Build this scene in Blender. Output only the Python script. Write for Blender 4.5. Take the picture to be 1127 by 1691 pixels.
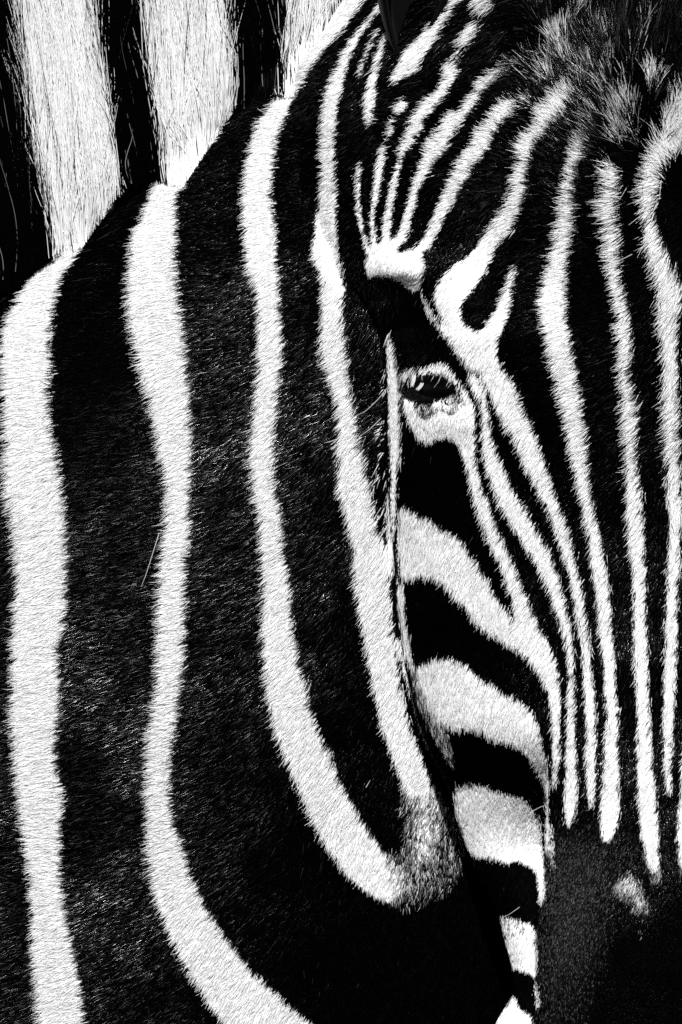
import bpy, math, random
import numpy as np
from mathutils import Vector, Matrix

for _o in list(bpy.data.objects):
    bpy.data.objects.remove(_o, do_unlink=True)
rng = np.random.default_rng(11)
random.seed(11)
SC = bpy.context.scene
COL = SC.collection
R = math.radians

# ------------------------------------------------------------------ units
# Everything on the animal is measured in "coat units" (1 unit = 0.28 mm):
# u to the right, v downwards, d towards the viewer.
S = 0.00028
U0, V0 = 563.5, 845.5


def P(u, v, d=0.0):
    return ((u - U0) * S, -d * S, (V0 - v) * S)


def PA(u, v, d):
    return np.stack([(u - U0) * S, -d * S, (V0 - v) * S], axis=-1)


# ------------------------------------------------------------------ camera
DIST = 10.0
cam_d = bpy.data.cameras.new('camera')
cam = bpy.data.objects.new('camera', cam_d)
COL.objects.link(cam)
REF = 140.0
cam.location = (0.0, -REF * S - DIST, 0.0)
cam.rotation_euler = (R(90), 0, 0)
cam_d.sensor_fit = 'VERTICAL'
cam_d.sensor_height = 36.0
cam_d.lens = 36.0 * DIST / (1691 * S)
cam_d.clip_start = 0.1
cam_d.clip_end = 500.0
SC.camera = cam

# ------------------------------------------------------------------ light
SUN_DIR = Vector((-0.12, -0.74, 0.66)).normalized()      # towards the sun
elev = math.asin(SUN_DIR.z)
world = bpy.data.worlds.new('World')
SC.world = world
world.use_nodes = True
wn = world.node_tree
wn.nodes.clear()
sky = wn.nodes.new('ShaderNodeTexSky')
sky.sky_type = 'NISHITA'
sky.sun_disc = False
sky.sun_elevation = elev
sky.sun_rotation = math.atan2(SUN_DIR.x, SUN_DIR.y)
bw = wn.nodes.new('ShaderNodeRGBToBW')                   # black and white photograph
bg = wn.nodes.new('ShaderNodeBackground')
bg.inputs['Strength'].default_value = 0.05
wo = wn.nodes.new('ShaderNodeOutputWorld')
wn.links.new(sky.outputs['Color'], bw.inputs['Color'])
wn.links.new(bw.outputs['Val'], bg.inputs['Color'])
wn.links.new(bg.outputs['Background'], wo.inputs['Surface'])

sun_l = bpy.data.lights.new('sun', 'SUN')
sun_l.energy = 4.6
sun_l.angle = R(0.5)
sun_l.color = (1.0, 1.0, 1.0)
sun = bpy.data.objects.new('sun', sun_l)
COL.objects.link(sun)
sun.rotation_euler = SUN_DIR.to_track_quat('Z', 'Y').to_euler()
sun.location = SUN_DIR * 5

vs = SC.view_settings
vs.view_transform = 'Standard'
vs.look = 'None'
vs.gamma = 1.0
vs.exposure = 0.85
vs.use_curve_mapping = False
SC.render.engine = 'CYCLES'
SC.cycles.max_bounces = 5
SC.cycles.diffuse_bounces = 3
SC.cycles.glossy_bounces = 2
SC.cycles.use_denoising = False
try:
    SC.cycles_curves.shape = 'RIBBONS'
    SC.cycles_curves.subdivisions = 2
except Exception:
    pass

# ------------------------------------------------------------------ coat pattern
# White areas of the coat as outlines in coat units. Each: (chance of a white hair, points)
NECK = [
 # leftmost neck stripe
 (1, [(75,373),(80,400),(71,425),(39,467),(4,531),(2,570),(2,613),(3,650),(6,695),(5,737),(9,790),(8,818),(21,871),(27,925),(25,977),(22,1030),(21,1084),(19,1137),(17,1190),(22,1244),(27,1311),(35,1377),(47,1444),(51,1510),(52,1577),(58,1644),(64,1691),(70,1850),(110,2150),(170,2500),(270,2500),(200,2150),(152,1850),(138,1691),(135,1644),(124,1586),(111,1519),(102,1457),(100,1400),(104,1355),(108,1315),(94,1280),(91,1222),(98,1173),(97,1119),(93,1073),(105,1041),(110,995),(111,949),(112,906),(107,835),(103,790),(93,737),(83,695),(80,648),(84,613),(82,570),(87,514),(93,482),(101,446),(117,428),(131,407),(131,396)]),
 (1, [(20,-60),(25,0),(24,36),(39,153),(53,227),(60,284),(75,373),(82,402),(100,408),(131,400),(160,348),(177,320),(190,284),(185,213),(174,142),(160,53),(150,0),(145,-60)]),
 # second
 (1, [(268,255),(254,298),(241,334),(220,376),(214,400),(215,421),(209,467),(211,506),(216,542),(225,577),(234,620),(245,659),(255,702),(264,748),(275,790),(277,828),(273,871),(266,914),(263,970),(261,1020),(261,1084),(257,1141),(252,1190),(244,1222),(243,1289),(242,1346),(244,1400),(248,1448),(262,1506),(284,1559),(319,1621),(359,1684),(500,1830),(720,1990),(960,2060),(1000,1990),(800,1920),(640,1810),(520,1700),(484,1670),(453,1639),(413,1604),(373,1550),(337,1497),(315,1448),(306,1400),(288,1369),(282,1311),(284,1236),(293,1200),(298,1155),(304,1112),(307,1048),(307,999),(307,942),(314,899),(314,853),(316,800),(316,755),(319,712),(314,666),(312,613),(309,560),(300,514),(295,471),(289,418),(293,390),(293,355),(288,319),(305,302),(316,270)]),
 (1, [(218,-60),(224,0),(234,71),(248,142),(259,199),(268,263),(270,300),(305,302),(316,270),(341,238),(362,209),(381,177),(387,142),(381,71),(371,0),(366,-60)]),
 # third
 (1, [(462,133),(450,162),(431,184),(419,210),(414,240),(406,266),(403,300),(399,335),(401,361),(405,388),(406,420),(411,454),(425,481),(427,513),(427,553),(426,587),(427,616),(423,661),(417,720),(413,749),(415,781),(423,826),(430,861),(433,900),(434,935),(436,989),(434,1060),(438,1120),(445,1170),(457,1219),(475,1262),(498,1315),(520,1364),(546,1413),(582,1457),(617,1484),(640,1492),(655,1492),(655,1420),(640,1419),(617,1386),(591,1346),(569,1306),(551,1266),(546,1244),(528,1212),(514,1163),(500,1113),(489,1070),(484,1017),(479,964),(472,921),(472,882),(464,845),(456,808),(455,760),(456,693),(462,640),(467,608),(470,582),(466,545),(463,508),(462,460),(456,428),(459,412),(456,380),(454,353),(448,316),(450,295),(454,266),(456,234),(463,210),(472,181),(480,157),(492,146),(498,128)]),
 (1, [(476,-60),(475,0),(467,80),(462,133),(450,162),(480,160),(492,146),(498,128),(519,98),(535,75),(556,51),(580,24),(596,0),(630,-60)]),
 # fourth, running down to the jaw
 (1, [(640,-20),(610,21),(594,40),(578,59),(566,85),(554,106),(543,130),(535,157),(531,192),(530,234),(530,261),(531,293),(527,316),(523,343),(520,380),(516,412),(519,433),(531,460),(531,500),(534,534),(532,566),(535,603),(546,629),(556,656),(558,698),(556,738),(560,776),(562,813),(568,840),(575,871),(583,895),(585,928),(591,982),(599,1042),(610,1095),(619,1148),(630,1202),(646,1248),(661,1283),(671,1320),(705,1320),(720,1315),(709,1283),(695,1248),(677,1202),(663,1141),(654,1077),(646,1006),(643,950),(636,893),(625,880),(621,861),(618,840),(611,808),(606,765),(596,733),(590,693),(583,661),(578,621),(578,587),(570,545),(566,513),(567,465),(560,433),(556,401),(554,353),(555,316),(554,280),(551,245),(554,213),(555,181),(562,154),(568,125),(575,98),(583,77),(596,53),(610,32),(624,13),(650,-20)]),
 # stripes further back on the neck
 (1, [(-130,620),(-190,700),(-222,800),(-228,950),(-210,1150),(-205,1350),(-180,1550),(-150,1800),(-90,2100),(-20,2500),(75,2500),(5,2100),(-55,1800),(-85,1550),(-105,1350),(-108,1150),(-120,950),(-112,800),(-75,680),(-85,590)]),
 (1, [(-345,780),(-420,900),(-450,1050),(-440,1300),(-400,1600),(-340,1900),(-260,2200),(-150,2300),(-235,1900),(-290,1600),(-330,1300),(-335,1050),(-310,900),(-275,810)]),
 (1, [(-95,540),(-60,520),(-65,300),(-80,0),(-90,-60),(-190,-60),(-180,100),(-150,350)]),
 (.72, [(668,1310),(676,1342),(680,1386),(676,1417),(710,1420),(728,1380),(735,1345),(716,1310)]),
 (.5, [(677,1400),(670,1425),(650,1440),(652,1494),(690,1496),(700,1440),(725,1420),(730,1380),(705,1385)]),
 (.26, [(690,1440),(685,1492),(728,1484),(750,1466),(762,1431),(764,1391),(748,1358),(728,1340),(728,1390),(715,1425)]),
 (.24, [(628,600),(642,600),(648,700),(652,880),(636,893),(622,862),(612,800),(618,740),(624,680)]),
 (.8, [(637,760),(645,760),(652,950),(640,960)]),
 (.7, [(652,1060),(658,1056),(690,1150),(712,1215),(735,1262),(728,1266),(702,1222),(676,1150)]),
 (.7, [(628,37),(615,53),(604,80),(594,106),(586,128),(596,120),(607,90),(617,64),(629,43)]),
 (1, [(639,43),(625,75),(615,106),(605,138),(601,173),(604,197),(608,210),(617,192),(621,160),(623,128),(628,98),(636,67),(641,45)]),
]
HEAD = [
 # thin rim
 (1, [(636,541),(648,560),(654,575),(658,630),(659,745),(654,770),(652,880),(649,893),(645,860),(645,770),(640,700),(640,640)]),
 # temple stripes
 (1, [(765,-60),(747,0),(734,16),(715,35),(691,56),(670,77),(662,98),(646,122),(648,133),(662,128),(691,114),(697,90),(721,64),(731,40),(747,21),(758,0),(785,-60)]),
 (1, [(646,176),(657,186),(678,173),(667,160)]),
 (.9, [(644,205),(636,216),(646,221),(654,210)]),
 (1, [(628,240),(621,267),(620,290),(616,312),(614,338),(612,360),(612,381),(614,412),(624,412),(618,365),(621,338),(628,306),(633,277),(640,245)]),
 (1, [(594,259),(588,282),(587,320),(589,357),(597,384),(606,420),(613,418),(602,384),(596,349),(594,314),(596,280)]),
 (.8, [(785,27),(769,45),(753,67),(761,77),(779,56),(790,37)]),
 (.7, [(790,-30),(780,4),(790,14),(815,10),(822,-30)]),
 (1, [(742,93),(729,109),(737,122),(726,144),(702,162),(683,186),(673,210),(667,229),(659,240),(660,258),(654,277),(649,290),(643,312),(638,336),(633,365),(631,405),(643,405),(647,360),(651,333),(657,306),(663,272),(665,256),(685,237),(686,224),(699,213),(699,197),(723,170),(739,152),(753,128),(761,101)]),
 (1, [(843,101),(817,114),(793,130),(785,149),(771,160),(763,181),(737,184),(734,197),(713,221),(699,253),(691,277),(681,301),(675,328),(667,354),(660,381),(650,400),(670,400),(677,378),(682,349),(689,328),(695,301),(710,280),(715,267),(734,251),(742,232),(750,213),(771,192),(790,170),(793,152),(806,138),(830,122),(849,109)]),
 (1, [(854,165),(827,170),(809,194),(787,216),(779,237),(761,256),(750,280),(745,290),(734,312),(726,330),(718,349),(710,370),(697,399),(691,410),(710,410),(712,400),(726,378),(734,357),(747,336),(761,312),(774,290),(779,275),(795,259),(809,242),(817,221),(833,202),(854,184)]),
 # brow
 (1, [(612,406),(606,426),(602,442),(606,458),(617,453),(644,458),(665,469),(681,482),(694,474),(698,455),(703,440),(697,426),(699,416),(710,405),(699,397),(691,405),(678,413),(662,418),(654,413),(672,396),(660,384),(643,395),(630,400)]),
 # big stripe from forelock to the inner corner of the eye
 (1, [(937,145),(912,157),(907,176),(883,184),(896,200),(880,213),(862,229),(851,250),(864,266),(846,290),(848,312),(833,338),(817,362),(801,386),(782,413),(771,429),(747,440),(731,461),(718,479),(717,495),(730,524),(728,540),(745,565),(770,600),(780,612),(790,612),(794,617),(802,641),(813,660),(821,678),(829,696),(840,712),(854,738),(862,765),(878,792),(891,821),(907,853),(920,890),(928,916),(939,948),(947,985),(952,1022),(957,1054),(959,1086),(963,1134),(965,1180),(967,1213),(967,1266),(968,1306),(972,1336),(976,1333),(981,1306),(981,1253),(981,1193),(979,1140),(973,1102),(972,1065),(968,1028),(964,993),(957,961),(949,932),(944,900),(938,872),(926,842),(914,808),(905,775),(893,743),(880,709),(866,676),(856,652),(845,628),(826,604),(818,577),(829,553),(840,526),(845,505),(845,479),(853,444),(850,437),(840,447),(834,473),(826,503),(813,524),(797,545),(786,550),(770,540),(760,524),(761,505),(776,489),(795,458),(814,429),(817,410),(835,392),(851,370),(859,349),(864,325),(872,290),(880,256),(886,240),(904,221),(915,202),(941,186)]),
 (.55, [(688,478),(706,521),(733,558),(760,592),(772,612),(785,605),(760,570),(735,540),(714,515),(696,480)]),
 (1, [(773,617),(773,622),(778,641),(786,657),(796,665),(797,686),(796,705),(797,740),(802,772),(810,798),(821,828),(837,854),(850,878),(866,902),(883,927),(899,959),(915,998),(925,1038),(935,1073),(937,1126),(936,1180),(935,1213),(932,1266),(929,1314),(932,1354),(939,1365),(947,1349),(952,1320),(951,1280),(949,1227),(948,1193),(948,1126),(945,1073),(941,1033),(936,1006),(928,969),(917,937),(906,908),(890,881),(877,860),(861,830),(845,804),(832,775),(816,740),(809,705),(808,683),(801,654),(797,633),(788,618)]),
 # lower lid and the stripe that leaves it
 (1, [(661,609),(693,612),(706,604),(725,598),(741,604),(752,622),(765,636),(773,654),(784,668),(785,705),(785,761),(794,801),(808,833),(821,873),(832,902),(848,932),(861,963),(875,1001),(891,1036),(907,1065),(917,1092),(923,1118),(924,1166),(924,1198),(923,1253),(919,1288),(913,1306),(910,1288),(910,1227),(910,1180),(904,1146),(893,1120),(880,1096),(861,1077),(837,1064),(813,1048),(789,1035),(773,1011),(765,998),(749,982),(728,961),(699,950),(667,954),(657,950),(657,838),(665,833),(688,849),(712,857),(730,876),(749,881),(768,902),(786,929),(800,953),(816,982),(843,1017),(851,1026),(848,993),(834,958),(824,929),(810,902),(800,876),(792,852),(781,828),(776,801),(770,772),(764,751),(754,732),(738,721),(720,727),(704,733),(691,724),(680,708),(667,676),(660,646)]),
 (.9, [(655,955),(665,957),(666,1000),(672,1050),(682,1095),(684,1115),(668,1090),(658,1030),(655,990)]),
 # cheek stripes
 (1, [(684,1101),(707,1090),(728,1083),(752,1090),(773,1098),(786,1117),(810,1128),(832,1144),(853,1152),(874,1168),(885,1194),(893,1221),(900,1248),(902,1280),(904,1308),(904,1340),(905,1380),(903,1412),(900,1406),(900,1353),(898,1316),(895,1300),(890,1282),(880,1261),(861,1240),(842,1229),(813,1221),(797,1210),(778,1200),(754,1205),(738,1202),(723,1186),(707,1170),(700,1149),(690,1125)]),
 (.45, [(676,1100),(690,1115),(702,1150),(712,1172),(728,1192),(740,1215),(749,1272),(738,1262),(715,1215),(695,1170),(680,1135)]),
 (1, [(750,1298),(768,1297),(789,1294),(810,1303),(832,1311),(853,1313),(872,1327),(885,1345),(892,1367),(894,1393),(897,1420),(898,1444),(900,1460),(898,1481),(892,1497),(890,1486),(889,1460),(885,1436),(872,1430),(853,1420),(837,1428),(829,1420),(810,1416),(800,1418),(778,1414),(768,1393),(756,1367),(750,1337)]),
 (.55, [(905,1361),(912,1361),(915,1433),(909,1436),(905,1410)]),
 (.8, [(822,1513),(832,1513),(853,1518),(872,1524),(886,1532),(886,1556),(833,1550)]),
 (1, [(833,1548),(886,1550),(886,1600),(884,1612),(875,1609),(862,1601),(844,1596),(838,1580),(832,1556)]),
 (.9, [(884,1612),(888,1640),(891,1655),(887,1665),(884,1650),(882,1630)]),
 (1, [(854,1644),(855,1662),(867,1669),(878,1681),(878,1691),(878,1740),(770,1740),(822,1686),(840,1660)]),
 # blaze stripes
 (.78, [(1032,1439),(1013,1460),(1016,1471),(1024,1481),(1037,1479),(1051,1492),(1064,1495),(1059,1471),(1048,1450)]),
 (.3, [(1040,1480),(1068,1490),(1066,1530),(1055,1560),(1048,1520)]),
 (1, [(960,226),(949,240),(944,263),(939,287),(928,313),(923,353),(917,388),(907,428),(899,460),(891,494),(892,526),(898,556),(904,587),(912,611),(917,640),(925,667),(931,698),(936,733),(944,765),(951,805),(957,834),(965,866),(971,893),(973,927),(979,961),(987,1006),(989,1049),(995,1094),(997,1140),(1000,1193),(997,1221),(995,1266),(992,1312),(990,1346),(992,1381),(997,1390),(1011,1376),(1019,1352),(1022,1328),(1019,1288),(1019,1240),(1019,1180),(1015,1140),(1013,1100),(1011,1060),(1008,1020),(1004,980),(999,948),(995,913),(989,874),(981,840),(975,808),(972,770),(971,733),(967,701),(963,661),(955,627),(951,603),(944,566),(939,540),(936,508),(939,465),(939,433),(947,401),(953,367),(955,343),(947,316),(960,280),(968,253),(968,237)]),
 (1, [(997,269),(992,287),(1000,305),(989,332),(984,353),(997,369),(997,406),(1003,446),(1011,486),(1016,526),(1017,556),(1021,582),(1019,611),(1023,640),(1025,675),(1027,712),(1031,749),(1032,786),(1032,818),(1033,853),(1035,887),(1040,916),(1043,967),(1044,1020),(1045,1073),(1048,1126),(1051,1187),(1051,1227),(1050,1280),(1052,1328),(1055,1365),(1061,1397),(1067,1426),(1077,1445),(1084,1450),(1087,1434),(1085,1400),(1084,1360),(1081,1314),(1077,1275),(1073,1227),(1071,1193),(1069,1140),(1068,1086),(1064,1033),(1064,980),(1064,927),(1061,879),(1060,826),(1055,786),(1053,738),(1051,717),(1056,688),(1051,653),(1040,627),(1039,603),(1043,579),(1045,545),(1037,518),(1032,481),(1027,449),(1024,412),(1024,380),(1019,359),(1024,337),(1019,308),(1029,287),(1013,266)]),
 (1, [(1122,150),(1090,213),(1080,253),(1061,290),(1053,311),(1053,340),(1059,361),(1061,388),(1064,422),(1075,444),(1085,470),(1080,502),(1083,529),(1088,556),(1093,582),(1093,616),(1090,640),(1093,667),(1096,706),(1098,744),(1096,786),(1096,813),(1101,853),(1101,893),(1101,940),(1098,993),(1097,1060),(1095,1113),(1093,1180),(1094,1240),(1096,1285),(1101,1314),(1105,1293),(1108,1240),(1109,1180),(1112,1126),(1114,1073),(1116,1020),(1118,967),(1120,927),(1121,866),(1124,813),(1122,760),(1124,706),(1120,653),(1120,613),(1117,566),(1120,526),(1125,486),(1120,454),(1106,441),(1098,414),(1088,388),(1077,361),(1082,332),(1088,305),(1093,280),(1104,269),(1130,240),(1145,150)]),
 (1, [(1125,1253),(1120,1306),(1116,1360),(1117,1413),(1122,1434),(1140,1440),(1165,1253),(1150,1000)]),
 (.4, [(660,150),(672,160),(652,200),(646,222),(640,246),(628,244),(636,216),(644,190)]),
 (.45, [(745,95),(762,98),(782,66),(800,34),(786,28),(758,68)]),
 (.4, [(845,100),(870,92),(900,90),(905,104),(875,112),(850,112)]),
 (.4, [(850,165),(858,186),(885,160),(905,140),(890,132)]),
 (.5, [(958,232),(970,240),(985,205),(1000,150),(1012,95),(1004,92),(990,140),(972,195)]),
 (.5, [(1000,272),(1012,268),(1022,200),(1040,130),(1058,70),(1050,68),(1030,120),(1012,190)]),
 (.5, [(935,150),(945,175),(968,130),(990,85),(1015,40),(1008,36),(978,80),(952,125)]),
 (.45, [(900,90),(915,100),(935,60),(960,20),(985,-20),(970,-20),(942,25)]),
 # forelock flecks
 (.9, [(955,0),(955,8),(928,35),(907,48),(898,67),(917,69),(928,45),(947,29),(957,13),(979,5),(985,-30),(960,-30)]),
 (.55, [(985,15),(972,40),(975,58),(984,56),(992,20)]),
 (.5, [(1070,20),(1052,50),(1034,80),(1042,86),(1060,62),(1074,30)]),
 (.5, [(1074,110),(1066,160),(1082,156),(1096,110)]),
 (.40, [(987,168),(1002,205),(1020,236),(1045,244),(1060,230),(1050,180),(1020,160)]),
 (.42, [(880,85),(868,108),(898,135),(915,120),(905,85)]),
 (.3, [(950,108),(962,125),(985,128),(975,105)]),
 (.35, [(905,90),(945,80),(965,60),(955,95),(930,110)]),
]
MU0, MV0, MW, MH = -900, -200, 2350, 2700


def chaikin(pts, it=1):
    p = np.array(pts, float)
    for _ in range(it):
        q = np.roll(p, -1, 0)
        p = np.stack([p * .8 + q * .2, p * .2 + q * .8], 1).reshape(-1, 2)
    return p


def raster(grid, pts, val):
    p = chaikin(pts)
    x, y = p[:, 0] - MU0, p[:, 1] - MV0
    x2, y2 = np.roll(x, -1), np.roll(y, -1)
    for r in range(max(0, int(y.min())), min(MH, int(y.max()) + 2)):
        yc = r + .5
        m = (y <= yc) != (y2 <= yc)
        if not m.any():
            continue
        xs = np.sort(x[m] + (yc - y[m]) / (y2[m] - y[m]) * (x2[m] - x[m]))
        for a, b in zip(xs[::2], xs[1::2]):
            ia, ib = max(0, int(round(a))), min(MW, int(round(b)))
            if ib > ia:
                grid[r, ia:ib] = val


def build_mask(polys):
    g = np.zeros((MH, MW), np.float32)
    for val, pts in sorted(polys, key=lambda t: t[0]):
        raster(g, pts, val)
    return g


neck_mask = build_mask(NECK)
head_mask = build_mask(HEAD)
for val, pts in [(.6, [(658,606),(694,610),(692,622),(674,620),(662,632)]), (.75, [(722,662),(760,655),(764,672),(735,680)]), (.5, [(684,664),(716,664),(722,684),(706,692),(690,686)]),
                 (.02, [(662,630),(676,618),(690,622),(712,620),(733,616),(744,630),(758,641),(760,653),(748,656),(738,652),(730,662),(714,664),(706,672),(688,672),(670,662)])]:
    raster(head_mask, pts, val)
brown_mask = build_mask([(1, [(905,1400),(925,1372),(1000,1392),(1015,1410),(1005,1460),(985,1520),(970,1600),(945,1700),(930,1850),(860,1850),(882,1691),(887,1660),(884,1600),(887,1540),(893,1500),(902,1470),(903,1440)]),
                         (.45, [(1000,1392),(1045,1400),(1050,1430),(1020,1440),(1000,1500),(985,1520),(1005,1460),(1015,1410)])])


def blur(g, n):
    for ax in (0, 1):
        c = np.cumsum(np.pad(g, [(n, n) if a == ax else (0, 0) for a in (0, 1)], mode='edge'), axis=ax)
        if ax == 0:
            g = (c[2 * n:] - np.vstack([np.zeros((1, c.shape[1])), c[:-2 * n - 1]])) / (2 * n + 1)
        else:
            g = (c[:, 2 * n:] - np.hstack([np.zeros((c.shape[0], 1)), c[:, :-2 * n - 1]])) / (2 * n + 1)
    return g


jb = blur(blur(neck_mask.astype(float), 13), 13)
ja, jc = np.meshgrid(np.arange(MW) + MU0, np.arange(MH) + MV0)
jw = np.clip((jc - 1290) / 50, 0, 1) * np.clip((ja - 628) / 40, 0, 1)
neck_mask = (neck_mask * (1 - jw) + jb * jw).astype(np.float32)
er = np.clip((blur(head_mask.astype(float), 5) - .52) * 4, 0, 1) * (head_mask > .3)
ew = np.clip((ja - 880) / 20, 0, 1) * np.clip((jc - 240) / 30, 0, 1) * np.clip((930 - jc) / 120, 0, 1)
head_mask = head_mask * (1 - ew) + er * ew
hb = blur(blur(head_mask.astype(float), 3), 4)
fw = np.clip((300 - jc) / 60, 0, 1) * np.clip((ja - 870) / 60, 0, 1) * np.clip(np.hypot(ja - 1095, jc - 250) / 60 - .6, 0, 1)
head_mask = head_mask * (1 - fw) + np.clip(hb * 1.25 - .10, 0, 1) * fw
mw_ = np.clip((jc - 1425) / 15, 0, 1) * np.clip((ja - 1000) / 20, 0, 1)
head_mask = head_mask * (1 - mw_) + blur(head_mask, 7) * mw_
head_mask = blur(head_mask, 1).astype(np.float32)
neck_mask = blur(neck_mask, 1).astype(np.float32)
brown_mask = blur(blur(brown_mask.astype(float) * np.clip(1.25 - (jc - 1480) / 260, .1, 1), 28), 28).astype(np.float32)
UM = 1110.0        # middle of the face


def look(grid, u, v):
    iu = np.clip((u - MU0).astype(int), 0, MW - 1)
    iv = np.clip((v - MV0).astype(int), 0, MH - 1)
    return grid[iv, iu]


def coat(u, v, d):
    """chance of white and of brown at points of the animal"""
    um = np.where(u > 1150, 2 * UM - u, u)
    hm = look(head_mask, um, v)
    nm = look(neck_mask, u, v)
    is_head = (d > 12) | (v < 545)
    w = np.where(v < 545, np.maximum(hm, nm), np.where(is_head, hm, nm))
    br = np.where((d > 12) & (um > interp(v, NOSE_L) - 1), look(brown_mask, um, v), 0)
    return w, br


# ------------------------------------------------------------------ body shape
def smooth(a, b, x):
    t = np.clip((x - a) / (b - a), 0, 1)
    return t * t * (3 - 2 * t)


def interp(v, tab):
    t = np.array(tab, float)
    return np.interp(v, t[:, 0], t[:, 1])


HEAD_L = [(-330,1040),(-300,960),(-220,850),(-120,690),(0,560),(100,500),(200,480),(300,485),(380,515),(440,556),(490,604),(541,637),(616,640),(662,642),(779,641),(850,644),(900,650),(1000,658),(1090,671),(1180,691),(1250,716),(1300,742),(1340,752),(1400,772),(1460,799),(1520,826),(1595,847),(1640,850),(1691,820),(1780,815),(1880,860),(1940,950),(1970,1040)]
HEAD_RIM = [(-330,-150),(0,-190),(200,-130),(400,-60),(490,-5),(560,34),(900,40),(1200,55),(1400,80),(1600,120),(1970,140)]
HEAD_FRONT = [(-330,0),(-200,110),(0,215),(200,285),(500,320),(900,330),(1300,345),(1600,350),(1780,320),(1900,250),(1970,170)]
NOSE_L = [(1150,930),(1250,906),(1300,905),(1350,904),(1400,903),(1450,901),(1500,892),(1550,887),(1610,885),(1650,889),(1680,882),(1720,872),(1850,900),(1970,1050)]


def head_ring(v):
    ul = float(interp(v, HEAD_L)); rim = float(interp(v, HEAD_RIM)); fr = float(interp(v, HEAD_FRONT))
    w = UM - ul
    pts = []
    step = float(smooth(1200, 1420, v))
    un = float(interp(v, NOSE_L))
    us = ul + w * (1 - np.cos(np.linspace(0, math.pi / 2, 44)))
    if step > 0:
        us = np.sort(np.concatenate([us, [un - .5, un + .5]]))
    for u in us:
        x = (UM - u) / w
        ex = 1.4 + .85 * float(smooth(380, 600, v))
        pw = 1 + (1 / ex - 1) * float(smooth(430, 565, v))
        base = max(0.0, 1 - x ** (ex + .3 * (1 - float(smooth(430, 565, v))))) ** pw
        d = rim + (fr - rim) * base
        if step > 0:
            xs = min(1.0, (UM - u) / (UM - un))
            if u < un:
                c = rim + 95 * (max(0, 1 - ((un - u) / max(1, un - ul)) ** 2.2)) ** .5
            else:
                c = rim + 150 + (fr - rim - 150) * (max(0.0, 1 - xs ** 2.4)) ** (1 / 2.4)
            d = d * (1 - step) + c * step
        # brow ridge, eye hollow, lid
        d += 44 * math.exp(-((u - 655) / 52) ** 2 - ((v - 448) / (46 if v < 448 else 17)) ** 2)
        d += 34 * math.exp(-((u - 745) / 40) ** 2 - ((v - 500) / 60) ** 2)
        d -= 46 * math.exp(-((u - 690) / 42) ** 2 - ((v - 545) / 46) ** 2)
        d += 18 * math.exp(-((u - 720) / 55) ** 2 - ((v - 690) / 30) ** 2)
        d -= 12 * math.exp(-((u - 735) / 40) ** 2 - ((v - 780) / 50) ** 2)
        d -= 10 * math.exp(-((u - 790) / 50) ** 2 - ((v - 1060) / 60) ** 2)
        d -= 10 * math.exp(-((u - 800) / 50) ** 2 - ((v - 1260) / 50) ** 2)
        pts.append((u, d))
    left = pts[:-1]
    right = [(2 * UM - u, d) for u, d in pts][::-1]
    front = left + right
    back = []
    for a in np.linspace(0, math.pi, 26)[1:-1]:
        back.append((UM + w * math.cos(a) * (0.985 if v > 545 else 1), rim - (rim + 330) * math.sin(a) ** .7))
    return front + back


def mesh_rings(rings, V, F):
    n = len(rings[0]); base = len(V)
    for r in rings:
        V.extend(r)
    for i in range(len(rings) - 1):
        for j in range(n):
            a = base + i * n + j; b = base + i * n + (j + 1) % n
            F.append((a, b, b + n, a + n))
    F.append(tuple(base + j for j in range(n))[::-1])
    F.append(tuple(base + (len(rings) - 1) * n + j for j in range(n)))


AX, AY = 0.78, -0.6257      # neck axis in (u, v)
NX, NY = 0.6257, 0.78       # across the neck, crest to throat


def neck_ring(s):
    W = float(np.interp(s, [-900, 150, 500, 800], [1750, 1560, 1250, 900]))
    th = float(np.interp(s, [-900, 600, 800], [275, 275, 235]))
    off = float(np.interp(s, [-900, -300, 120, 400, 640, 800], [-20, -10, 5, 10, -5, -20]))
    ring = []
    for a in np.linspace(0, 2 * math.pi, 96, endpoint=False):
        c, q = math.cos(a), math.sin(a)
        n = off + W / 2 - W / 2 * math.copysign(abs(c) ** .95, c)
        d = -275 + th * math.copysign(abs(q) ** .92, q)
        ring.append((AX * s + NX * n, 480 + AY * s + NY * n, d))
    return ring


V, F = [], []
hv = list(np.arange(-330, 1971, 10))
ring0 = [[(u, v, d) for u, d in head_ring(v)] for v in hv]
nmax = max(len(r) for r in ring0)


def resample(r, n):
    r = np.array(r); q = np.vstack([r, r[:1]])
    L = np.concatenate([[0], np.cumsum(np.linalg.norm(np.diff(q, axis=0), axis=1))])
    t = np.linspace(0, L[-1], n, endpoint=False)
    return [tuple(float(np.interp(x, L, q[:, k])) for k in range(3)) for x in t]


ring0 = [resample(r, 220) for r in ring0]
mesh_rings(ring0, V, F)
ringn = [neck_ring(s) for s in np.linspace(-900, 800, 90)]
mesh_rings(ringn, V, F)
src = bpy.data.meshes.new('source')
src.from_pydata([P(*p) for p in V], [], F)
import bmesh
bm = bmesh.new(); bm.from_mesh(src)
bmesh.ops.recalc_face_normals(bm, faces=bm.faces)
bm.to_mesh(src); bm.free()
tmp = bpy.data.objects.new('source', src)
COL.objects.link(tmp)
rm = tmp.modifiers.new('r', 'REMESH'); rm.mode = 'VOXEL'; rm.voxel_size = 6.0 * S
sm = tmp.modifiers.new('s', 'SMOOTH'); sm.factor = .5; sm.iterations = 6
dg = bpy.context.evaluated_depsgraph_get()
body_me = bpy.data.meshes.new_from_object(tmp.evaluated_get(dg), depsgraph=dg)
bpy.data.objects.remove(tmp); bpy.data.meshes.remove(src)
body_me.name = 'body'
nv = len(body_me.vertices)
co = np.empty(nv * 3, np.float32); body_me.vertices.foreach_get('co', co); co = co.reshape(-1, 3)
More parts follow.
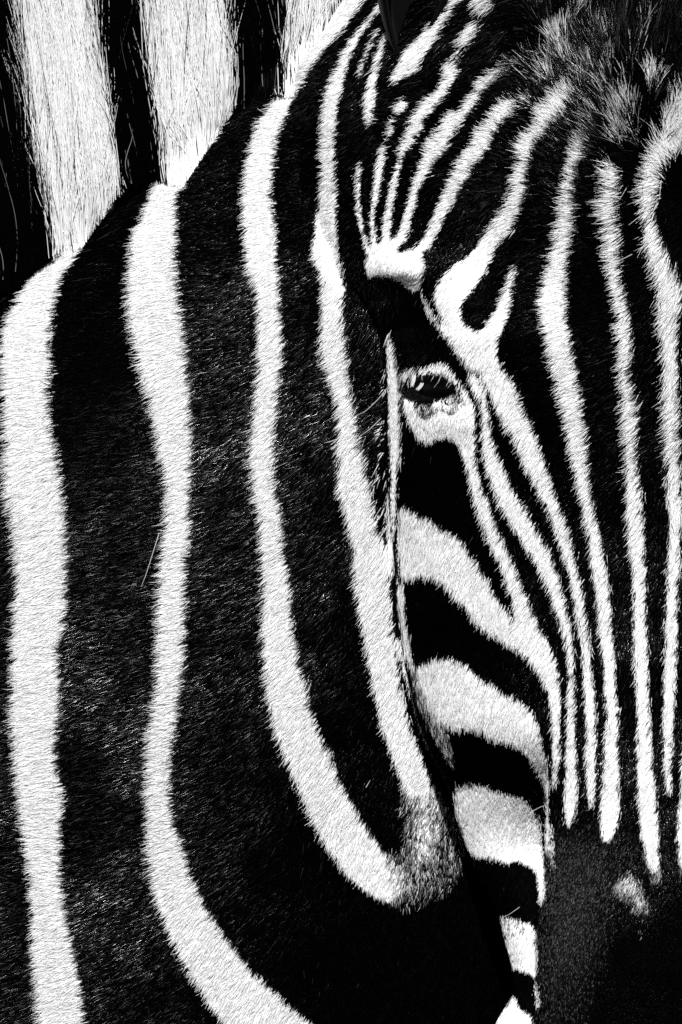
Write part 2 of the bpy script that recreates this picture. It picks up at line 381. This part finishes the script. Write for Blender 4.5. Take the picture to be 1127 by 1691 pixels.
bu, bv, bd = co[:, 0] / S + U0, V0 - co[:, 2] / S, -co[:, 1] / S
for pl in (body_me.polygons,):
    pl.foreach_set('use_smooth', np.ones(len(pl), bool))
w, br = coat(bu, bv, bd)
sh = np.where(w > .5, .74, .0008) + br * .008
at = body_me.attributes.new('shade', 'FLOAT', 'POINT')
at.data.foreach_set('value', sh.astype(np.float32))

# ------------------------------------------------------------------ materials
def fur_material(name, rough=.42, spec=.35, trans=0.0):
    m = bpy.data.materials.new(name); m.use_nodes = True
    nt = m.node_tree; b = nt.nodes['Principled BSDF']
    a = nt.nodes.new('ShaderNodeAttribute'); a.attribute_name = 'shade'; a.attribute_type = 'GEOMETRY'
    nt.links.new(a.outputs['Fac'], b.inputs['Base Color'])
    b.inputs['Roughness'].default_value = rough
    b.inputs['Specular IOR Level'].default_value = spec
    if trans:
        g = nt.nodes.new('ShaderNodeAttribute'); g.attribute_name = 'gloss'; g.attribute_type = 'GEOMETRY'
        nt.links.new(g.outputs['Fac'], b.inputs['Specular IOR Level'])
        tr = nt.nodes.new('ShaderNodeBsdfTranslucent')
        mx = nt.nodes.new('ShaderNodeMixShader'); mx.inputs[0].default_value = trans
        nt.links.new(a.outputs['Fac'], tr.inputs['Color'])
        nt.links.new(b.outputs[0], mx.inputs[1]); nt.links.new(tr.outputs[0], mx.inputs[2])
        nt.links.new(mx.outputs[0], nt.nodes['Material Output'].inputs['Surface'])
    return m


def plain(name, val, rough=.5, spec=.5, noise=0.0, scale=400):
    m = bpy.data.materials.new(name); m.use_nodes = True
    nt = m.node_tree; b = nt.nodes['Principled BSDF']
    b.inputs['Roughness'].default_value = rough
    b.inputs['Specular IOR Level'].default_value = spec
    n = nt.nodes.new('ShaderNodeTexNoise'); n.inputs['Scale'].default_value = scale
    mr = nt.nodes.new('ShaderNodeMapRange')
    mr.inputs['To Min'].default_value = val * (1 - noise); mr.inputs['To Max'].default_value = val * (1 + noise)
    nt.links.new(n.outputs['Fac'], mr.inputs['Value'])
    nt.links.new(mr.outputs['Result'], b.inputs['Base Color'])
    return m


M_SKIN = fur_material('zebra_skin', .9, .02)
M_HAIR = fur_material('zebra_hair', .26, .05, .42)
M_EYE = plain('eye_dark', .001, .16, .07)
M_LASH = plain('eyelash', .003, .4, .3)
M_EAR = plain('ear_inside', .012, .7, .2, .7, 300)

# ------------------------------------------------------------------ the animal
zebra = bpy.data.objects.new('zebra', None)
zebra.location = (0, 0, 0)
COL.objects.link(zebra)
zebra['label'] = 'black and white striped zebra, head and maned neck filling the frame'
zebra['category'] = 'zebra'
body_me.materials.clear(); body_me.materials.append(M_SKIN)
body = bpy.data.objects.new('body', body_me); COL.objects.link(body); body.parent = zebra


def curves_object(name, pts, radii, shade, parent, mat=None, stuff=True, gloss=None):
    """pts (n, k, 3), radii (n, k), shade (n,)"""
    n, k = pts.shape[:2]
    hc = bpy.data.hair_curves.new(name)
    hc.add_curves([k] * n)
    hc.attributes['position'].data.foreach_set('vector', pts.astype(np.float32).ravel())
    ra = hc.attributes.get('radius') or hc.attributes.new('radius', 'FLOAT', 'POINT')
    ra.data.foreach_set('value', radii.astype(np.float32).ravel())
    sa = hc.attributes.new('shade', 'FLOAT', 'CURVE')
    sa.data.foreach_set('value', shade.astype(np.float32).ravel())
    ga = hc.attributes.new('gloss', 'FLOAT', 'CURVE')
    ga.data.foreach_set('value', (np.full(n, .02) if gloss is None else gloss).astype(np.float32).ravel())
    hc.materials.append(mat or M_HAIR)
    o = bpy.data.objects.new(name, hc); COL.objects.link(o); o.parent = parent
    if stuff:
        o['kind'] = 'stuff'
    return o


# ------------------------------------------------------------------ hair flow
FLOW = np.array([
 (50,470,-1,.05),(50,600,-1,.15),(50,850,-1,.5),(50,1100,-1,.3),(60,1400,-1,.1),(100,1620,-.9,.35),(-100,900,-1,.4),(-100,1500,-1,.2),
 (150,520,-1,.1),(170,760,-1,.3),(180,1000,-1,.3),(180,1300,-1,.25),(200,1550,-.9,.5),
 (280,380,-1,.05),(280,450,-1,.15),(280,650,-1,.5),(280,900,-1,.25),(270,1150,-1,.25),(270,1400,-1,.4),(330,1550,-.7,.9),(430,1640,-.5,1),
 (440,200,-1,-.1),(440,300,-1,.25),(440,500,-.9,.55),(440,800,-.9,.6),(370,900,-1,.5),(450,1100,-.8,.8),(520,1250,-.6,1),(600,1430,-.3,1),(700,1450,-.05,1),
 (540,120,-1,0),(540,200,-1,.1),(540,400,-.9,.5),(560,620,-.7,.7),(580,800,-.6,.9),(610,1000,-.5,.9),(670,1250,-.4,1),(640,700,-.8,.6),
 (630,500,-.4,1),(600,550,-.6,.9),(600,150,-.8,.5),(600,250,-.9,.5),(690,90,-.9,.3),(700,250,-1,-.1),(650,200,-1,-.2),(760,250,-1,-.1),
 (830,200,-1,-.35),(870,240,-1,-.3),(640,330,-.9,.3),(690,330,-.9,.35),(720,150,-1,-.1),(800,380,-.7,.6),(850,330,-.9,.2),(930,330,-1,-.1),(930,260,-1,-.35),(920,420,-.9,.3),
 (900,500,-1,.2),(920,620,-.9,.4),(1000,300,-1,-.25),(1000,350,-1,.05),(1010,430,-1,.3),(1030,600,-.8,.5),(1040,700,-.8,.6),(1065,330,-1,.2),(1085,400,-.7,.7),(1095,480,-.6,.8),(1105,600,-.35,1),(1110,850,-.1,1),
 (1050,850,-.5,.9),(950,800,-.7,.8),(860,750,-.6,.9),(880,900,-.5,1),(980,1000,-.35,1),(1050,1100,-.15,1),(1000,1300,-.4,1),(950,1150,-.4,1),(900,1200,-.3,1),
 (700,900,-.4,1),(800,1000,-.3,1),(740,1130,-.3,1),(830,1180,-.2,1),(820,1350,-.2,1),(860,1560,-.1,1),(720,690,0,1),(650,430,-.6,.5),(760,480,-.5,.8),(800,600,-.4,1),(950,1500,-.5,.9),(1080,1450,-.2,1),
 (1040,220,-.45,-1),(1100,210,.25,-1),(960,180,-.7,-.7),(1000,100,-.25,-1),(900,120,-.7,-.8),(1080,80,.3,-1),(950,30,.3,-1),(850,80,-.9,.3),(800,60,-.9,.2),(1020,40,.2,-1),(1120,100,.5,-1),(1122,345,.1,1),(1105,365,-.3,1),(1125,420,-.1,1),(1080,250,-.1,-1),(1105,250,.25,-1),(1068,282,-1,-.3),(1092,283,-.6,-.8),(1078,310,-1,.3),(1095,330,-.7,.7),(1118,300,-.2,-1),(1135,240,.4,-1),(1070,160,0,-1),
], float)


def flow(u, v):
    out = np.zeros((len(u), 2)); ws = np.zeros(len(u))
    for a, b, x, y in FLOW:
        q = 1.0 / (((u - a) ** 2 + (v - b) ** 2) + 300.0) ** 1.6
        l = math.hypot(x, y)
        out[:, 0] += q * x / l; out[:, 1] += q * y / l; ws += q
    out /= np.maximum(1e-9, np.linalg.norm(out, axis=1))[:, None]
    return out


LEN = np.array([(50,800,35),(280,600,34),(280,1200,30),(440,700,30),(440,1300,30),(600,900,30),(540,250,26),(620,550,34),(640,750,34),
 (690,90,22),(640,130,18),(700,200,22),(770,140,24),(800,250,25),(660,340,13),(620,330,10),(760,400,15),(850,220,32),(940,300,30),(920,500,24),(1000,320,48),(1010,500,28),(1090,300,38),(1075,285,32),(1105,210,62),(1122,330,24),(1122,390,24),(1095,420,44),(1105,700,36),(1110,1000,20),
 (1000,150,58),(1060,210,66),(900,100,52),(1100,150,70),(960,40,56),(1050,60,60),(830,60,36),
 (1030,800,26),(950,900,22),(870,800,22),(720,690,15),(650,430,10),(760,500,13),(720,900,22),(800,1150,21),(820,1350,15),(860,1560,13),(930,1250,17),(1040,1250,17),(940,1420,7),(940,1500,6),(940,1600,6),(1050,1600,7),(1050,1470,13)], float)


def idw(u, v, tab):
    o = np.zeros(len(u)); ws = np.zeros(len(u))
    for a, b, x in tab:
        q = 1.0 / (((u - a) ** 2 + (v - b) ** 2) + 200.0) ** 1.5
        o += q * x; ws += q
    return o / ws


def gridnoise(u, v, cell, seed):
    r = np.random.default_rng(seed)
    n = 256
    g = r.normal(size=(n, n))
    x = u / cell; y = v / cell
    i = np.floor(x).astype(int); j = np.floor(y).astype(int)
    fx = x - i; fy = y - j
    fx = fx * fx * (3 - 2 * fx); fy = fy * fy * (3 - 2 * fy)
    def G(a, b): return g[a % n, b % n]
    return (G(i, j) * (1 - fx) + G(i + 1, j) * fx) * (1 - fy) + (G(i, j + 1) * (1 - fx) + G(i + 1, j + 1) * fx) * fy


# ------------------------------------------------------------------ sample roots on the body
body_me.calc_loop_triangles()
nt_ = len(body_me.loop_triangles)
tri = np.empty(nt_ * 3, np.int32); body_me.loop_triangles.foreach_get('vertices', tri); tri = tri.reshape(-1, 3)
vn = np.empty(nv * 3, np.float32); body_me.vertices.foreach_get('normal', vn); vn = vn.reshape(-1, 3)
ta, tb, tc = co[tri[:, 0]], co[tri[:, 1]], co[tri[:, 2]]
cr = np.cross(tb - ta, tc - ta)
area = np.linalg.norm(cr, axis=1) / 2
cen = (ta + tb + tc) / 3
cu, cv, cd = cen[:, 0] / S + U0, V0 - cen[:, 2] / S, -cen[:, 1] / S
fn = (vn[tri[:, 0]] + vn[tri[:, 1]] + vn[tri[:, 2]]) / 3
facing = -fn[:, 1]
dens = np.where((cu > -70) & (cu < 1190) & (cv > -60) & (cv < 1750), 1.0, .12)
dens = np.where((cu < -400) | (cu > 1750) | (cv < -330) | (cv > 1980), 0, dens)
dens = np.where(facing < -.15, 0, dens)
hide = (cd < 12) & (cv > 580) & (cu > interp(cv, HEAD_L) + 90)
dens = np.where(hide, 0, dens)
dens = np.where((cv < 300) & (cu > 840), dens * 2.0, dens)
dens = np.where((cd > 12) & (cv > 1380) & (cu > 885), dens * 2.2, dens)
wgt = area * dens
NH = 720000
idx = rng.choice(nt_, NH, p=wgt / wgt.sum())
r1, r2 = rng.random(NH), rng.random(NH)
sq = np.sqrt(r1)
b0, b1, b2 = 1 - sq, sq * (1 - r2), sq * r2
root = ta[idx] * b0[:, None] + tb[idx] * b1[:, None] + tc[idx] * b2[:, None]
nor = vn[tri[idx, 0]] * b0[:, None] + vn[tri[idx, 1]] * b1[:, None] + vn[tri[idx, 2]] * b2[:, None]
nor /= np.linalg.norm(nor, axis=1)[:, None]
ru, rv, rd = root[:, 0] / S + U0, V0 - root[:, 2] / S, -root[:, 1] / S


def grow(ru, rv, rd, root, nor, length, lift, jit, rad, fl, k=4, bend=.0):
    n = len(ru)
    ang = rng.normal(size=n) * jit + gridnoise(ru, rv, 14, 5) * jit * .8 + gridnoise(ru, rv, 45, 6) * jit * .5
    c, s_ = np.cos(ang), np.sin(ang)
    fx = fl[:, 0] * c - fl[:, 1] * s_; fy = fl[:, 0] * s_ + fl[:, 1] * c
    t = np.stack([fx, np.zeros(n), -fy], 1)
    t -= nor * (t * nor).sum(1)[:, None]
    t /= np.maximum(1e-6, np.linalg.norm(t, axis=1))[:, None]
    side = np.cross(nor, t)
    bd_ = rng.normal(size=n) * .12 + bend
    pts = np.empty((n, k, 3)); rr = np.empty((n, k))
    for i in range(k):
        f = i / (k - 1)
        lf = lift * (1.25 * f - .55 * f * f)
        p = root + (t * (f * (1 - .25 * lift * f))[:, None] + nor * lf[:, None] + side * (bd_ * f * f)[:, None]) * (length * S)[:, None]
        if i == 0:
            p = root - nor * (1.5 * S)
        pts[:, i] = p
        rr[:, i] = rad * S * (1 - .82 * f ** 1.5)
    return pts, rr


def shades(ru, rv, rd, fl, length, jitter=2.0):
    n = len(ru)
    # a hair takes the colour of the stripe it lies on half way along
    ju = ru + fl[:, 0] * length * .45 + rng.normal(size=n) * jitter
    jv = rv + fl[:, 1] * length * .45 + rng.normal(size=n) * jitter
    w, br = coat(ju, jv, rd)
    clump = .5 + .5 * np.tanh(gridnoise(ru, rv, 9, 21) * 1.2)
    pr = .55 * rng.random(n) + .45 * clump
    lock = (rv < 275) & (ru > 850)
    pr = np.where(lock, .30 * rng.random(n) + .70 * (.5 + .5 * np.tanh((gridnoise(ru, rv, 6, 61) + .6 * gridnoise(ru, rv, 16, 62)) * 1.2)), pr)
    white = pr < w
    lum = np.where(white, .80 * (1 - .30 * rng.random(n) ** 2), .0006)
    mixd = (w > .08) & (w < .93)
    tone = np.clip(w + .38 * rng.normal(size=n) + .18 * gridnoise(ru, rv, 9, 21), 0, 1)
    soft = ((rv > 1280) & (ru > 600) & (ru < 790) & (rd < 12)) | ((rv > 1080) & (ru < 760) & (rd > 12) & (rv < 1290)) | ((rv > 1400) & (ru > 900)) | ((rv > 600) & (rv < 700) & (ru > 655) & (ru < 770) & (rd > 12))
    lum = np.where(mixd & soft, .0006 + .74 * tone ** 2.0, lum)
    # glints painted as paler shafts among the black hair of the neck and the forehead
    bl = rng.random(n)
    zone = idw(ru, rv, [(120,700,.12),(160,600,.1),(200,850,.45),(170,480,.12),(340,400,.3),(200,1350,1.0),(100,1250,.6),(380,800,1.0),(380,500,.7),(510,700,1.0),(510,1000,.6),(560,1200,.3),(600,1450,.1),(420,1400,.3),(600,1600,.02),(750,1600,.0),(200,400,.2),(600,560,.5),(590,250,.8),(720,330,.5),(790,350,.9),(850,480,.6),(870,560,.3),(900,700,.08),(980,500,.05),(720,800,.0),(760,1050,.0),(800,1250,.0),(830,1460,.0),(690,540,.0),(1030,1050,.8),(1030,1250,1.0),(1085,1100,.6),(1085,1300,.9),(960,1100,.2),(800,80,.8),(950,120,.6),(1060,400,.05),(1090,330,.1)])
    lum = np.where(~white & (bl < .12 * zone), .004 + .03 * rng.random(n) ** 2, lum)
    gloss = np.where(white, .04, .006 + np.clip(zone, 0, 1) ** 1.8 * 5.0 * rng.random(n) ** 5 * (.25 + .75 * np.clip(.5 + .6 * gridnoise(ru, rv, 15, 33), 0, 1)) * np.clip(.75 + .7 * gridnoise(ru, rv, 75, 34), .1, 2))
    lum = np.where(~white & (br > rng.random(n)), .0022 + .14 * rng.random(n) ** 4.5, lum)
    lum = np.where(~white & (rd > 12) & (rv > 1500) & (br < .1), .0006, lum)
    # grizzled forelock
    fz = (rv < 262) & (ru > 860) & ~((ru > 1076) & (rv > 140))
    lum = np.where(fz & white, lum * np.where((rv > 135) & (ru < 975), 1.0, .25 + .75 * rng.random(n) ** .7), lum)
    lum = np.where(fz & ~white & (bl < .05), .01 + .12 * rng.random(n) ** 2, lum)
    return lum, white, gloss


fl = flow(np.where(ru > 1160, 2 * UM - ru, ru), rv)
fl[:, 0] = np.where(ru > 1160, -fl[:, 0], fl[:, 0])
length = idw(np.where(ru > UM, 2 * UM - ru, ru), rv, LEN) * (.38 + .72 * rng.random(NH))
length = np.where((rd > 12) & (rv > 545) & (rv < 960) & (ru < 662), 8.0, length)
lift = .11 + .14 * rng.random(NH) + np.clip(length - 34, 0, 50) * .006
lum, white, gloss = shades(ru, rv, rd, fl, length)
# bare skin of the eye opening stays hairless
eye_gap = (((ru - 704) / 39) ** 2 + ((rv - 643) / 21) ** 2) < 1
keep = ~((eye_gap) & (rd > 12))
keep &= ~((rd > 12) & (rv > 560) & (rv < 900) & (ru < 661) & (rng.random(NH) < .75))
# mane zone has its own hair
CREST = [(-300,560),(-60,520),(75,428),(131,402),(190,318),(240,290),(300,300),(385,172),(440,155),(492,148),(596,0),(650,-60)]
crest_v = np.interp(ru, [c[0] for c in CREST], [c[1] for c in CREST])
keep &= ~((rv < crest_v - 34) & (ru < 612))
rad = np.where(length > 38, .58, np.where(length < 10, .6, .72)) * (.7 + .6 * rng.random(NH))
pts, rr = grow(ru, rv, rd, root, nor, length, lift, .15 + .35 * np.exp(-((ru - 1085) / 60) ** 2 - ((rv - 275) / 55) ** 2), rad, fl)
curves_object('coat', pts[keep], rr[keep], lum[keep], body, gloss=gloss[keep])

# ------------------------------------------------------------------ mane
def crest_line(u):
    return np.interp(u, [-400,-60,110,290,480,600,760], [790,530,415,285,135,0,-200])


mv, mf = [], []
us = np.linspace(-250, 690, 80); hs = np.linspace(0, 1, 12)
def mane_pt(u, h, side):
    v0 = crest_line(u) + 40
    lean = np.interp(u, [0, 250, 480], [-.12, -.13, .02])
    L = 520
    th = (16 * (1 - h) ** .6 + 5) * side
    return P(u + lean * L * h, v0 - L * h, -268 + th)
for side in (1, -1):
    for u in us:
        for h in hs:
            mv.append(mane_pt(u, h, side))
nu, nh = len(us), len(hs)
for s_ in (0, 1):
    o0 = s_ * nu * nh
    for i in range(nu - 1):
        for j in range(nh - 1):
            q = (o0 + i * nh + j, o0 + (i + 1) * nh + j, o0 + (i + 1) * nh + j + 1, o0 + i * nh + j + 1)
            mf.append(q if s_ == 0 else q[::-1])
o1 = nu * nh
for i in range(nu - 1):
    a, b = i * nh + nh - 1, (i + 1) * nh + nh - 1
    mf.append((a, b, o1 + b, o1 + a)); a, b = i * nh, (i + 1) * nh
    mf.append((a, o1 + a, o1 + b, b))
for j in range(nh - 1):
    a, b = j, j + 1
    mf.append((a, b, o1 + b, o1 + a)); a, b = (nu - 1) * nh + j, (nu - 1) * nh + j + 1
    mf.append((a, o1 + a, o1 + b, b))
mm = bpy.data.meshes.new('mane'); mm.from_pydata(mv, [], mf); mm.update()
ma = np.array(mv)
mw, _ = coat(ma[:, 0] / S + U0, V0 - ma[:, 2] / S, np.full(len(ma), -200.))
a_ = mm.attributes.new('shade', 'FLOAT', 'POINT')
a_.data.foreach_set('value', np.where(mw > .5, .6, .001).astype(np.float32))
mm.materials.append(M_SKIN)
mane = bpy.data.objects.new('mane', mm); COL.objects.link(mane); mane.parent = zebra
def neck_front(u, v):
    n = NX * u + NY * (v - 480); s_ = AX * u + AY * (v - 480)
    W = np.interp(s_, [-900, 150, 500, 800], [1750, 1560, 1250, 900])
    off = np.interp(s_, [-900, -300, 120, 400, 640, 800], [-20, -10, 5, 10, -5, -20])
    c = np.clip(1 - 2 * (n - off) / W, -1, 1)
    q = np.sqrt(1 - np.abs(c) ** (2 / .95))
    return np.where(n - off > 0, -275 + 275 * q ** .92, -900)


NM = 90000
over = rng.random(NM) * 6
q_u = rng.uniform(-265, 640, NM)
h0 = rng.random(NM) ** 1.7
hl = rng.uniform(90, 330, NM)
lean = np.interp(q_u, [0, 250, 480], [-.12, -.13, .02]) + rng.normal(size=NM) * .035 + gridnoise(q_u, h0 * 400, 22, 8) * .04
q_v = crest_line(q_u) + 40 - h0 * 430
root_u = q_u + np.interp(q_u, [0, 250, 480], [-.12, -.13, .02]) * h0 * 430
root_d = -248 + 20 * (1 - h0) ** .6 + rng.uniform(-8, 22, NM)
k = 6
mp = np.empty((NM, k, 3)); mr = np.empty((NM, k))
curl = rng.normal(size=NM) * 12 + gridnoise(q_u, h0 * 400, 30, 9) * 12
wob = rng.normal(size=NM) * 3.5 + gridnoise(q_u, h0 * 400, 18, 19) * 5
for i in range(k):
    f = i / (k - 1)
    uu = root_u + lean * hl * f + curl * f * f + wob * math.sin(f * 5.0)
    vv = q_v - hl * f
    dd = root_d + 9 * math.sin(f * 2.2) + rng.normal(size=NM) * 1.2
    dd = np.maximum(dd, neck_front(uu, vv) + 3 + 10 * f + over)
    mp[:, i] = PA(uu, vv, dd)
    mr[:, i] = .7 * S * (1 - .7 * f ** 2)
f = .42
mu_, mv_ = root_u + lean * hl * f + rng.normal(size=NM) * 3.5, q_v - hl * f
mwv = look(neck_mask, mu_, mv_)
white = mwv > .5
strag = rng.random(NM)
lumm = np.where(white, .80 * (1 - .30 * rng.random(NM) ** 2), .0008)
lumm = np.where(white & (strag < .02 + .16 * np.clip((170 - mv_) / 170, 0, 1) * (gridnoise(q_u, h0 * 300, 12, 41) > .2)), .006, lumm)
lumm = np.where(~white & (strag < .035), .25 * rng.random(NM), lumm)
# keep the mane behind the front edge of the neck coat
cv_ = np.interp(root_u, [c[0] for c in CREST], [c[1] for c in CREST])
km = (q_v < cv_ + 6)
curves_object('mane_hair', mp[km], mr[km], lumm[km], mane)

# a few loose pale strands that cross the dark bands of the mane
loose = [[(262,205),(238,190),(205,145),(175,95),(165,60)], [(245,205),(225,165),(208,130)], [(232,238),(215,175),(206,140),(205,110)], [(18,228),(45,250),(58,268),(60,300),(62,345),(75,385)],
         [(418,16),(448,27),(462,35),(470,55)], [(456,150),(446,120),(444,98),(458,98)], [(462,140),(452,60),(448,0),(446,-30)], [(466,110),(462,60),(452,15),(455,-20)], [(258,240),(232,150),(205,60),(190,20)], [(262,250),(244,170),(222,90),(205,30)]]


def polycurves(name, lists, rad, shade, parent, depth):
    n = len(lists); k = 8
    A = np.empty((n, k, 3)); Rr = np.empty((n, k))
    for i, l in enumerate(lists):
        l = np.array(l, float)
        t = np.linspace(0, 1, len(l)); tt = np.linspace(0, 1, k)
        uu, vv = np.interp(tt, t, l[:, 0]), np.interp(tt, t, l[:, 1])
        dd = np.array([depth(a, b) for a, b in zip(uu, vv)])
        A[i] = PA(uu, vv, dd)
        Rr[i] = rad * S * (1 - .6 * tt ** 2)
    return curves_object(name, A, Rr, np.full(n, shade), parent)


polycurves('loose_mane_strands', loose, .6, .7, mane, lambda a, b: float(max(-225, neck_front(np.array(a), np.array(b)) + 12)))

# ------------------------------------------------------------------ eye, lids, lashes
def ellipsoid(name, c, r, mat, parent, seg=48, rings=24):
    b = bmesh.new()
    bmesh.ops.create_uvsphere(b, u_segments=seg, v_segments=rings, radius=1.0)
    for v in b.verts:
        v.co = Vector(P(c[0] + v.co.x * r[0], c[1] - v.co.z * r[1], c[2] - v.co.y * r[2] + v.co.x * r[0] * eye_slope))
    for f_ in b.faces: f_.smooth = True
    m = bpy.data.meshes.new(name); b.to_mesh(m); b.free()
    m.materials.append(mat)
    o = bpy.data.objects.new(name, m); COL.objects.link(o); o.parent = parent
    return o


from mathutils.bvhtree import BVHTree
bvh = BVHTree.FromPolygons([tuple(c) for c in co], [tuple(int(i) for i in t) for t in tri])


def front_depth(u, v):
    h = bvh.ray_cast(Vector(P(u, v, 900)), Vector((0, 1, 0)))
    return -h[0].y / S if h[0] is not None else 0.0


ed = front_depth(705, 640)
eye_slope = (front_depth(735, 645) - front_depth(675, 645)) / 60.0
eye = ellipsoid('eye', (704, 643, ed - 9), (43, 25, 24), M_EYE, zebra)
eye['label'] = 'dark glossy eye half hidden under pale lashes and painted glints'
lash, lsh = [], []
for i in range(60):
    t = random.random()
    u0 = 662 + 100 * t
    v0 = 632 - 20 * math.sin(math.pi * min(1, t * 1.15)) + 5 * random.random()
    L = random.uniform(6, 22)
    lash.append([(u0, v0), (u0 - .25 * L * random.uniform(.2, 1.6), v0 + .5 * L), (u0 - .5 * L * random.uniform(.2, 1.6), v0 + L)])
    lsh.append(random.uniform(.2, .7) if random.random() < .2 else .001)
for i in range(46):
    t = random.random()
    u0 = 690 + 75 * t
    v0 = 668 - 16 * t ** 2 + 5 * math.sin(t * 11)
    L = random.uniform(4, 13)
    lash.append([(u0, v0 + 5), (u0 - 2, v0 + 5 - .5 * L), (u0 - 4 + 8 * random.random(), v0 + 5 - L)])
    lsh.append(random.uniform(.3, .6) if random.random() < .25 else .001)
for l in ([(671,620),(668,626),(666,631)], [(685,620),(683,629),(680,638)], [(698,634),(694,640),(689,644)],):  # eye highlights painted as three tufts of pale strands
    for q in range(12):
        dx, dy = random.uniform(-2.6, 2.6), random.uniform(-2, 2)
        lash.append([(a + dx, b + dy) for a, b in l]); lsh.append(.75)
lo = polycurves('lashes_and_glints', lash, .7, .5, eye, lambda a, b: front_depth(a, b) + 27)
lo.data.attributes['shade'].data.foreach_set('value', np.array(lsh, np.float32))

# ------------------------------------------------------------------ long single hairs
stray = [[(262,880),(248,925),(240,950),(232,970)], [(270,866),(258,868),(249,869)], [(640,640),(622,662),(605,678),(589,686)], [(630,690),(612,708),(592,722)],
         [(556,725),(545,729),(536,731)], [(605,1302),(612,1290)], [(240,350),(246,346)],
         [(880,1338),(893,1331),(905,1327)], [(716,1308),(708,1314)], [(858,1497),(840,1510),(822,1518)],
         
         [(1042,422),(1030,428),(1012,437),(1004,441)], [(1068,398),(1058,412),(1050,428)], [(1058,357),(1044,368),(1036,374)], [(1090,300),(1088,318),(1087,330)],
         [(845,108),(860,122),(870,132)],
         [(752,1290),(758,1345),(752,1352)], [(770,1348),(764,1358),(759,1368)]]
polycurves('stray_hairs', stray, .55, .55, zebra, lambda a, b: front_depth(a, b) + 12)

# ------------------------------------------------------------------ ear
ev, ef = [], []
n1, n2 = 26, 22
def ear_pt(h, a, off):
    cx = 672 + 26 * h + 14 * math.sin(h * 3); cy = 92 - 520 * h
    wdt = (7 + 78 * math.sin(min(1, h * 1.02) * math.pi) ** .8 * (1 - .25 * h)) + off
    x = cx + wdt * math.sin(a); z = -6 - wdt * .9 * math.cos(a) * (1 if abs(a) < 1.6 else .9)
    return P(x, cy, z + 34 * h)
for off in (0, 7):
    for i in range(n1):
        h = i / (n1 - 1)
        for j in range(n2):
            a = -2.2 + 4.4 * j / (n2 - 1)
            ev.append(ear_pt(h, a, off))
o1 = n1 * n2
for s_ in (0, 1):
    for i in range(n1 - 1):
        for j in range(n2 - 1):
            q = (s_ * o1 + i * n2 + j, s_ * o1 + i * n2 + j + 1, s_ * o1 + (i + 1) * n2 + j + 1, s_ * o1 + (i + 1) * n2 + j)
            ef.append(q if s_ else q[::-1])
for i in range(n1 - 1):
    for j in (0, n2 - 1):
        a, b = i * n2 + j, (i + 1) * n2 + j
        ef.append((a, b, o1 + b, o1 + a))
em = bpy.data.meshes.new('ear'); em.from_pydata(ev, [], ef); em.update()
em.polygons.foreach_set('use_smooth', np.ones(len(em.polygons), bool))
ea = em.attributes.new('shade', 'FLOAT', 'POINT')
esh = []
for off in (0, 7):
    for i in range(n1):
        for j in range(n2):
            a = -2.2 + 4.4 * j / (n2 - 1)
            esh.append(.0015 + .10 * math.exp(-((a + 1.5) / .35) ** 2) + .16 * math.exp(-((a - 1.25) / .4) ** 2) * random.uniform(.5, 1))
ea.data.foreach_set('value', np.array(esh, np.float32))
em.materials.append(M_SKIN)
ear = bpy.data.objects.new('ear', em); COL.objects.link(ear); ear.parent = zebra

for part in (ear, eye):                                   # the other side of the head
    far = part.copy(); far.data = part.data.copy(); COL.objects.link(far); far.parent = zebra
    far.data.transform(Matrix.Diagonal((-1, 1, 1, 1))); far.data.flip_normals()
    far.location.x = 2 * (UM - U0) * S
    if 'label' in far:
        del far['label']
